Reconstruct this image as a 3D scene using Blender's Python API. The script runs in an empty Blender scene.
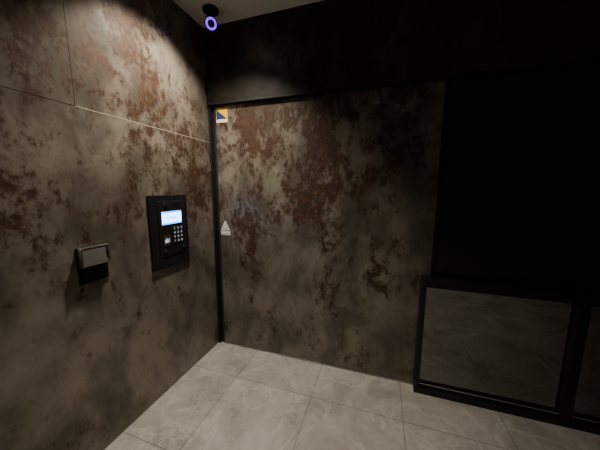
import bpy, bmesh, math
from mathutils import Vector, Matrix
H=2.7
COL=bpy.context.scene.collection

# ---------- materials ----------
def newmat(n):
    m=bpy.data.materials.new(n); m.use_nodes=True
    nt=m.node_tree; b=nt.nodes['Principled BSDF']
    return m,nt,b
def simple(n,col,rough=.5,metal=0.0,spec=.5,emit=None,es=0):
    m,nt,b=newmat(n)
    b.inputs['Base Color'].default_value=(*col,1); b.inputs['Roughness'].default_value=rough
    b.inputs['Metallic'].default_value=metal; b.inputs['Specular IOR Level'].default_value=spec
    if emit: b.inputs['Emission Color'].default_value=(*emit,1); b.inputs['Emission Strength'].default_value=es
    tc=nt.nodes.new('ShaderNodeTexCoord'); no=nt.nodes.new('ShaderNodeTexNoise'); no.inputs['Scale'].default_value=14
    mr=nt.nodes.new('ShaderNodeMapRange'); mr.inputs[3].default_value=max(0,rough-.05); mr.inputs[4].default_value=min(1,rough+.05)
    nt.links.new(tc.outputs['Object'],no.inputs['Vector']); nt.links.new(no.outputs['Fac'],mr.inputs[0]); nt.links.new(mr.outputs[0],b.inputs['Roughness'])
    return m
def noise(nt,vec,scale,detail=4,rough=.5,dist=0):
    n=nt.nodes.new('ShaderNodeTexNoise'); n.inputs['Scale'].default_value=scale; n.inputs['Detail'].default_value=detail
    n.inputs['Roughness'].default_value=rough; n.inputs['Distortion'].default_value=dist
    nt.links.new(vec,n.inputs['Vector']); return n.outputs['Fac']
def math_(nt,op,a,b=None,c=None):
    n=nt.nodes.new('ShaderNodeMath'); n.operation=op
    for i,v in enumerate([a,b,c]):
        if v is None: continue
        if isinstance(v,(int,float)): n.inputs[i].default_value=v
        else: nt.links.new(v,n.inputs[i])
    return n.outputs[0]
def rng(nt,v,a,b,c=0,d=1,smooth=True):
    n=nt.nodes.new('ShaderNodeMapRange'); 
    if smooth: n.interpolation_type='SMOOTHSTEP'
    nt.links.new(v,n.inputs[0])
    for i,x in zip((1,2,3,4),(a,b,c,d)): n.inputs[i].default_value=x
    return n.outputs[0]
def mix(nt,f,a,b):
    n=nt.nodes.new('ShaderNodeMix'); n.data_type='RGBA'
    if isinstance(f,(int,float)): n.inputs[0].default_value=f
    else: nt.links.new(f,n.inputs[0])
    for s,v in ((6,a),(7,b)):
        if isinstance(v,tuple): n.inputs[s].default_value=(*v,1)
        else: nt.links.new(v,n.inputs[s])
    return n.outputs[2]
def patina(name,seed=(0,0,0),dark=1.0,amount=0.0,zlo=.5,zhi=1.2):
    m,nt,b=newmat(name)
    tc=nt.nodes.new('ShaderNodeTexCoord'); mp=nt.nodes.new('ShaderNodeMapping')
    mp.inputs['Location'].default_value=seed; mp.inputs['Scale'].default_value=(1,1,.7)
    nt.links.new(tc.outputs['Object'],mp.inputs['Vector']); V=mp.outputs['Vector']
    sep=nt.nodes.new('ShaderNodeSeparateXYZ'); nt.links.new(tc.outputs['Object'],sep.inputs[0])
    big=noise(nt,V,2.6,3,.5,.3); mid=noise(nt,V,12,8,.66,.3); fine=noise(nt,V,42,6,.7,.2)
    cloud=noise(nt,V,4.0,7,.62,.3)
    zb=rng(nt,sep.outputs['Z'],zlo,zhi,-.16,0)
    s=math_(nt,'MULTIPLY_ADD',math_(nt,'SUBTRACT',big,.5),.75,mid)
    s=math_(nt,'ADD',s,math_(nt,'MULTIPLY',math_(nt,'SUBTRACT',fine,.5),.5))
    s=math_(nt,'ADD',math_(nt,'ADD',s,zb),amount)
    soft=rng(nt,s,.36,.60); hard=rng(nt,s,.50,.64)
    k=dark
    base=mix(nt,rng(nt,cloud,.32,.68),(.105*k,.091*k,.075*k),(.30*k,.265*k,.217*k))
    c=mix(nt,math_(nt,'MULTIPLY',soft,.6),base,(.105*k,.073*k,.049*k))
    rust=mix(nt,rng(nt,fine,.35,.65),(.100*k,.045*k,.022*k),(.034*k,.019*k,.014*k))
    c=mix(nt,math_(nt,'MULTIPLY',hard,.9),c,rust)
    nt.links.new(c,b.inputs['Base Color'])
    b.inputs['Metallic'].default_value=.35
    nt.links.new(rng(nt,s,.4,.65,.32,.44),b.inputs['Roughness'])
    bp=nt.nodes.new('ShaderNodeBump'); bp.inputs['Strength'].default_value=.08; bp.inputs['Distance'].default_value=.01
    nt.links.new(fine,bp.inputs['Height']); nt.links.new(bp.outputs[0],b.inputs['Normal'])
    return m
M_left=patina('patina_left',(3.1,7.7,1.3),1.0,.03,.8,1.5)
M_door=patina('patina_door',(9.4,2.2,5.6),.85,.02,.4,1.2)
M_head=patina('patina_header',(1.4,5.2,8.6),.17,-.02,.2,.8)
M_dark=simple('black_panel',(.013,.012,.018),.36,.2)
M_joint=simple('joint_edge_highlight',(.55,.48,.38),.45,.3)  # pale colour paints the light caught along the panel seam
M_black=simple('black_powder_metal',(.012,.012,.012),.45,.3)
M_line=simple('joint_dark',(.07,.058,.045),.5)
M_gloss=simple('black_gloss',(.010,.011,.014),.18,0)
M_steel=simple('brushed_steel',(.65,.63,.6),.3,1)
M_satin=simple('satin_steel',(.42,.41,.39),.32,.85)
M_dsteel=simple('dark_steel',(.12,.12,.12),.35,.8)
M_white=simple('white_print',(.75,.75,.73),.5)
M_yellow=simple('yellow_print',(.88,.50,.02),.5)
M_blue=simple('blue_print',(.02,.035,.13),.5)
M_red=simple('red_print',(.55,.05,.03),.5)
M_screen=simple('lcd_glow',(.2,.4,.6),.3,0,.5,(.16,.54,1.0),9)
M_screenb=simple('lcd_bar',(.1,.3,.5),.3,0,.5,(.03,.26,1),4)
M_key=simple('key_backlight',(.5,.5,.5),.4,0,.5,(.75,.88,1),.5)
M_purple=simple('infrared_glow',(.2,.05,.6),.3,0,.5,(.20,.04,1.0),1.9)
M_lamp=simple('lamp_glow',(1,.9,.8),.4,0,.5,(1,.86,.68),5)
M_rear=simple('rear_wall_paint',(.05,.045,.042),.6)

def ceiling_mat():
    m,nt,b=newmat('ceiling_paint')
    tc=nt.nodes.new('ShaderNodeTexCoord'); f=noise(nt,tc.outputs['Object'],5,4)
    nt.links.new(mix(nt,f,(.72,.68,.62),(.80,.76,.70)),b.inputs['Base Color']); b.inputs['Roughness'].default_value=.35
    return m
def tile_mat():
    m,nt,b=newmat('stone_tile')
    tc=nt.nodes.new('ShaderNodeTexCoord'); mp=nt.nodes.new('ShaderNodeMapping')
    mp.inputs['Location'].default_value=(-.4+6,.35+6,0)
    nt.links.new(tc.outputs['Object'],mp.inputs['Vector'])
    br=nt.nodes.new('ShaderNodeTexBrick'); br.offset=0; br.squash=1
    br.inputs['Scale'].default_value=1; br.inputs['Mortar Size'].default_value=.0026; br.inputs['Mortar Smooth'].default_value=.1
    br.inputs['Brick Width'].default_value=.6; br.inputs['Row Height'].default_value=.6
    br.inputs['Color1'].default_value=(.88,.88,.88,1); br.inputs['Color2'].default_value=(1,1,1,1); br.inputs['Mortar'].default_value=(.5,.5,.5,1)
    nt.links.new(mp.outputs[0],br.inputs['Vector'])
    V=tc.outputs['Object']
    a=noise(nt,V,3.2,8,.6,.7); c=noise(nt,V,24,6,.7); d=noise(nt,V,1.7,10,.62,1.6)
    base=mix(nt,rng(nt,a,.3,.7),(.29,.275,.247),(.44,.42,.38))
    base=mix(nt,math_(nt,'MULTIPLY',rng(nt,c,.35,.75),.4),base,(.21,.197,.175))
    vein=rng(nt,math_(nt,'ABSOLUTE',math_(nt,'SUBTRACT',d,.5)),0,.025,.35,0)
    base=mix(nt,vein,base,(.60,.575,.52))
    mm=nt.nodes.new('ShaderNodeMix'); mm.data_type='RGBA'; mm.blend_type='MULTIPLY'; mm.inputs[0].default_value=1
    nt.links.new(base,mm.inputs[6]); nt.links.new(br.outputs['Color'],mm.inputs[7])
    nt.links.new(mm.outputs[2],b.inputs['Base Color'])
    nt.links.new(rng(nt,a,.3,.7,.25,.35),b.inputs['Roughness'])
    bp=nt.nodes.new('ShaderNodeBump'); bp.inputs['Strength'].default_value=.25; bp.inputs['Distance'].default_value=.002
    h=math_(nt,'SUBTRACT',math_(nt,'MULTIPLY',c,.3),br.outputs['Fac'])
    nt.links.new(h,bp.inputs['Height']); nt.links.new(bp.outputs[0],b.inputs['Normal'])
    return m
def glass_mat():
    m,nt,b=newmat('smoked_mirror_glass')
    tc=nt.nodes.new('ShaderNodeTexCoord'); f=noise(nt,tc.outputs['Object'],3,5,.6,.8)
    b.inputs['Base Color'].default_value=(.22,.215,.20,1)
    b.inputs['Metallic'].default_value=1; nt.links.new(rng(nt,f,.3,.7,.005,.03),b.inputs['Roughness'])
    return m
M_ceil=ceiling_mat(); M_tile=tile_mat(); M_glass=glass_mat()

# ---------- geometry helpers ----------
def mk(name,parts,mats,parent=None,bevel=0,smooth=False,loc=None):
    bm=bmesh.new()
    for p in parts: p(bm)
    me=bpy.data.meshes.new(name); bm.to_mesh(me); bm.free()
    for m in mats: me.materials.append(m)
    o=bpy.data.objects.new(name,me); COL.objects.link(o)
    if bevel:
        b=o.modifiers.new('bev','BEVEL'); b.width=bevel; b.segments=2; b.limit_method='ANGLE'
    if smooth:
        for p in me.polygons: p.use_smooth=True
    if parent: o.parent=parent
    return o
def box(x0,x1,y0,y1,z0,z1,mi=0,rot=None):
    def f(bm):
        M=Matrix.Translation(((x0+x1)/2,(y0+y1)/2,(z0+z1)/2))
        if rot: M=M@rot
        M=M@Matrix.Diagonal((x1-x0,y1-y0,z1-z0,1))
        r=bmesh.ops.create_cube(bm,size=1,matrix=M)
        for v in r['verts']:
            for fc in v.link_faces: fc.material_index=mi
    return f
def cyl(c,r,h,axis='Z',mi=0,seg=32,r2=None):
    def f(bm):
        R={'Z':Matrix.Identity(4),'X':Matrix.Rotation(math.pi/2,4,'Y'),'Y':Matrix.Rotation(math.pi/2,4,'X')}[axis] if isinstance(axis,str) else axis
        g=bmesh.ops.create_cone(bm,cap_ends=True,segments=seg,radius1=r,radius2=r if r2 is None else r2,depth=h,matrix=Matrix.Translation(c)@R)
        for v in g['verts']:
            for fc in v.link_faces: fc.material_index=mi
    return f
def sph(c,r,mi=0):
    def f(bm):
        g=bmesh.ops.create_uvsphere(bm,u_segments=32,v_segments=20,radius=r,matrix=Matrix.Translation(c))
        for v in g['verts']:
            for fc in v.link_faces: fc.material_index=mi; fc.smooth=True
    return f
def torus(c,R,r,Mx,mi=0,n=40,k=12):
    def f(bm):
        vs=[]
        for i in range(n):
            a=2*math.pi*i/n; row=[]
            for j in range(k):
                t=2*math.pi*j/k
                row.append(bm.verts.new(Vector(c)+Mx@Vector(((R+r*math.cos(t))*math.cos(a),(R+r*math.cos(t))*math.sin(a),r*math.sin(t)))))
            vs.append(row)
        for i in range(n):
            for j in range(k):
                fc=bm.faces.new((vs[i][j],vs[(i+1)%n][j],vs[(i+1)%n][(j+1)%k],vs[i][(j+1)%k])); fc.material_index=mi; fc.smooth=True
    return f
def poly(pts,mi=0):
    def f(bm):
        fc=bm.faces.new([bm.verts.new(p) for p in pts]); fc.material_index=mi
    return f
def empty(name,loc=(0,0,0)):
    e=bpy.data.objects.new(name,None); e.empty_display_size=.05; COL.objects.link(e); return e
def text(s,loc,size,face,mat,parent,name):
    cu=bpy.data.curves.new(name,'FONT'); cu.body=s; cu.size=size; cu.align_x='CENTER'; cu.align_y='CENTER'; cu.extrude=.0003
    cu.materials.append(mat); o=bpy.data.objects.new(name,cu); COL.objects.link(o); o.location=loc
    o.rotation_euler=(math.pi/2,0,math.pi/2) if face=='X' else (math.pi/2,0,0)
    o.parent=parent; return o

# ---------- room shell ----------
mk('floor',[box(-.1,4.6,-4.1,.2,-.1,0)],[M_tile])
mk('ceiling',[box(-.1,4.6,-4.1,.2,H,H+.1)],[M_ceil])
g=.0016
lp=[box(-.1,-.004,-4.1,.2,0,H,1), box(-.004,.0008,-1.0,0,1.83-.0016,1.83+.0016,1)]  # thin raised strip: the seam's edge highlight, painted in pale colour
for (ya,yb,za,zb) in [(-2.6,0,0,1.83),(-1.0,0,1.83,H),(-2.6,-1.0,1.83,H),(-4.1,-2.6,0,1.83),(-4.1,-2.6,1.83,H)]:
    lp.append(box(-.004,0,ya+g*.6,yb-(g*.6 if yb<0 else 0),za+(g if za>0 else 0),zb-(g if zb<H else 0),0))
mk('wall_left',lp,[M_left,M_joint])
mk('wall_back',[box(0,4.6,.03,.13,0,H)],[M_dark])
mk('wall_right',[box(4.5,4.6,-4.1,.03,0,H)],[M_rear])
mk('wall_front',[box(0,4.5,-4.1,-4.0,0,H)],[M_rear])
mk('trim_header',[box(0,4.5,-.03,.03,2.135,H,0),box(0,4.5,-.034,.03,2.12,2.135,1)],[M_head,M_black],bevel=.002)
mk('trim_door_jamb',[box(0,.022,-.02,.03,0,2.12,0),box(.022,.05,.002,.03,0,2.12,0),box(.05,.056,-.006,.03,0,2.12,1)],[M_black,M_dsteel])
door=empty('door_1')
mk('leaf',[box(.058,.8797,0,.028,.012,2.12,0),box(.8803,1.75,0,.028,.012,2.12,0),box(.876,.884,.001,.027,.012,2.12,2),
           box(1.75,1.765,-.008,.028,.012,2.12,1)],[M_door,M_black,M_line],door)
mk('trim_threshold',[box(.056,1.70,-.012,.03,0,.006,0),box(.056,1.7,-.004,.0,.006,.010,0)],[M_steel])
mk('wall_panel_fixed',[box(1.77,2.56,.0,.03,.0,2.118,0),box(2.565,3.5,.0,.03,.0,2.118,0),box(3.505,4.5,.0,.03,.0,2.118,0)],[M_dark],bevel=.001)

# ---------- low glazed partition ----------
gp=empty('glazed_low_partition')
yf=-.08
parts=[box(1.69,4.45,yf,-.002,.83,.852),box(1.69,4.45,yf,-.01,0,.045)]
for x in (1.69,2.515,3.4):
    parts.append(box(x,x+.032 if x<2 else x+.055,yf,-.004,.045,.83))
parts+= [box(1.722,4.4,yf+.012,yf+.03,.79,.83),box(1.722,4.4,yf+.012,yf+.03,.045,.075)]
mk('frame',parts,[M_black],gp,bevel=.002)
mk('glass_pane',[box(1.722,2.515,yf+.03,yf+.036,.06,.82),box(2.57,3.4,yf+.03,yf+.036,.06,.82),box(3.455,4.42,yf+.03,yf+.036,.06,.82)],[M_glass],gp)
mk('glazing_bead',[box(1.722,2.515,yf+.008,yf+.012,.073,.077),box(2.57,3.4,yf+.008,yf+.012,.073,.077)],[M_steel],gp)

# ---------- intercom ----------
ic=empty('intercom_panel')
y0,y1,z0,z1=-.665,-.335,.90,1.40
mk('faceplate',[box(0,.012,y0,y1,z0,z1,0)],[M_gloss],ic,bevel=.004)
mk('bezel',[box(.012,.016,-.60,-.37,.985,1.36,0)],[M_black],ic,bevel=.002)
mk('display',[box(.016,.018,-.572,-.404,1.200,1.288,0),box(.018,.0185,-.572,-.404,1.200,1.210,1),box(.018,.0185,-.572,-.404,1.279,1.288,1),box(.018,.0185,-.54,-.44,1.240,1.246,1)],[M_screen,M_screenb],ic)
mk('lens_and_speaker',[cyl((.018,-.54,1.335),.012,.006,'X',0),cyl((.0215,-.54,1.335),.006,.002,'X',1)]+
   [cyl((.0165,-.47+.012*i,1.335+.010*j),.003,.002,'X',1,12) for i in range(6) for j in (-1,0,1)],[M_dsteel,M_gloss],ic)
keys=[];lab=['1','2','3','4','5','6','7','8','9','*','0','#']
for r in range(4):
    for c in range(3):
        yy=-.475+c*.031; zz=1.165-r*.030
        keys.append(box(.016,.020,yy-.012,yy+.012,zz-.011,zz+.011,0))
        text(lab[r*3+c],(.0203,yy,zz),.021,'X',M_key,ic,'key_label')
mk('keypad',keys,[M_dsteel],ic,bevel=.001)
mk('card_reader',[box(.016,.019,-.572,-.512,1.055,1.125,0),box(.019,.0195,-.562,-.532,1.075,1.097,1),
    box(.019,.0195,-.556,-.538,1.101,1.105,1),box(.019,.0195,-.527,-.523,1.075,1.105,1)],[M_dsteel,M_key],ic)
mk('call_buttons',[cyl((.018,-.395,1.02),.010,.006,'X',0),cyl((.018,-.56,1.02),.010,.006,'X',0)],[M_dsteel],ic)

# ---------- hooded steel box on the left ----------
kb=empty('wall_card_slot')
mk('backplate',[box(0,.006,-1.075,-.935,.965,1.155,0)],[M_gloss],kb,bevel=.002)
def hood(bm):
    ya,yb=-1.066,-.944
    prof=[(.006,1.147),(.022,1.140),(.036,1.062),(.030,1.056),(.006,1.056)]
    a=[bm.verts.new((x,ya,z)) for x,z in prof]; b=[bm.verts.new((x,yb,z)) for x,z in prof]
    n=len(prof)
    for i in range(n): bm.faces.new((a[i],a[(i+1)%n],b[(i+1)%n],b[i]))
    bm.faces.new(a[::-1]); bm.faces.new(b)
    bmesh.ops.recalc_face_normals(bm,faces=bm.faces)
mk('hood',[hood],[M_satin],kb,bevel=.002)
mk('slot',[box(.006,.012,-1.06,-.95,.985,1.05,0),box(.012,.016,-1.05,-.96,1.02,1.03,0)],[M_black],kb,bevel=.001)
mk('rim',[box(.006,.038,-1.072,-1.066,1.056,1.15,0),box(.006,.038,-.944,-.938,1.056,1.15,0),box(.006,.024,-1.072,-.938,1.147,1.152,0)],[M_steel],kb,bevel=.001)

# ---------- stickers ----------
st=empty('warning_sticker')
ys=-.0015
xa,xb,za,zb=.064,.172,1.985,2.10
mk('backing',[box(xa,xb,ys,0,za,zb,0)],[M_yellow],st)
mk('print',[poly([(xa+.003,ys-.0006,za+.028),(xb-.006,ys-.0006,za+.028),(xa+.003,ys-.0006,zb-.010)],0),
            poly([(xa+.002,ys-.0006,za+.003),(xb-.002,ys-.0006,za+.003),(xb-.002,ys-.0006,za+.024),(xa+.002,ys-.0006,za+.024)],1)],[M_blue,M_white],st)
s2=empty('caution_sticker')
cx=.112
def tri(h,w,zb_,y,mi):
    return poly([(cx-w,y,zb_),(cx+w,y,zb_),(cx,y,zb_+h)],mi)
mk('triangle',[tri(.085,.045,1.085,ys,0),tri(.052,.028,1.096,ys-.0006,1),tri(.042,.022,1.100,ys-.0012,0)],[M_white,M_dsteel],s2)
mk('label',[box(cx-.047,cx+.047,ys,0,1.04,1.078,0),box(cx-.042,cx+.042,ys-.0006,ys,1.068,1.072,1),box(cx-.042,cx+.042,ys-.0006,ys,1.047,1.052,2)],[M_white,M_red,M_dsteel],s2)
text('!',(cx,ys-.0018,1.115),.03,'Y',M_black,s2,'mark')

# ---------- ceiling dome camera ----------
dc=empty('security_camera')
c=Vector((.19,-.19,2.607)); look=(Vector((1.4,-1.86,1.45))-c).normalized()
Q=look.to_track_quat('Z','Y').to_matrix(); Q4=Q.to_4x4()
mk('mount',[cyl((.19,-.19,2.692),.055,.016,'Z',0),cyl((.19,-.19,2.665),.022,.04,'Z',0)],[M_black],dc,bevel=.002)
mk('head',[sph(c,.046,0),cyl(c+look*.030,.043,.036,Q4,0),cyl(c+look*.049,.018,.008,Q4,1),sph(c+look*.049,.012,1)],[M_black,M_gloss],dc)
mk('led_ring',[torus(c+look*.049,.030,.007,Q,0)],[M_purple],dc)
# ---------- downlights ----------
def downlight(x,y,power,size,blend,col=(1,.89,.74),rad=.04,tilt=(0,0)):
    e=empty('ceiling_downlight')
    mk('ring',[torus((x,y,H-.001),.05,.006,Matrix.Identity(3),0)],[M_black],e)
    mk('lens',[cyl((x,y,H-.002),.045,.003,'Z',0)],[M_lamp],e)
    l=bpy.data.lights.new('beam','SPOT'); l.energy=power; l.color=col; l.spot_size=math.radians(size); l.spot_blend=blend; l.shadow_soft_size=rad
    o=bpy.data.objects.new('beam',l); COL.objects.link(o); o.location=(x,y,H-.02); o.rotation_euler=(math.radians(tilt[0]),math.radians(tilt[1]),0); o.parent=e
downlight(.31,-.54,235,112,1.0)
downlight(2.1,-2.5,115,95,1.0)

w=bpy.data.worlds.new('w'); bpy.context.scene.world=w; w.use_nodes=True
w.node_tree.nodes['Background'].inputs[0].default_value=(.02,.02,.03,1); w.node_tree.nodes['Background'].inputs[1].default_value=.1

# ---------- camera ----------
cd=bpy.data.cameras.new('camera'); cd.lens=36*250/600; cd.sensor_width=36; cd.clip_start=.01
co=bpy.data.objects.new('camera',cd); COL.objects.link(co)
yaw,p,r=.3138,.1439,.0039
F=Vector((-math.sin(yaw)*math.cos(p),math.cos(yaw)*math.cos(p),-math.sin(p)))
R=Vector((math.cos(yaw),math.sin(yaw),0)); U=R.cross(F)
R2=R*math.cos(r)+U*math.sin(r); U2=-R*math.sin(r)+U*math.cos(r)
m=Matrix((R2,U2,-F)).transposed().to_4x4(); m.translation=(1.4045,-1.8639,1.4458)
co.matrix_world=m
bpy.context.scene.camera=co
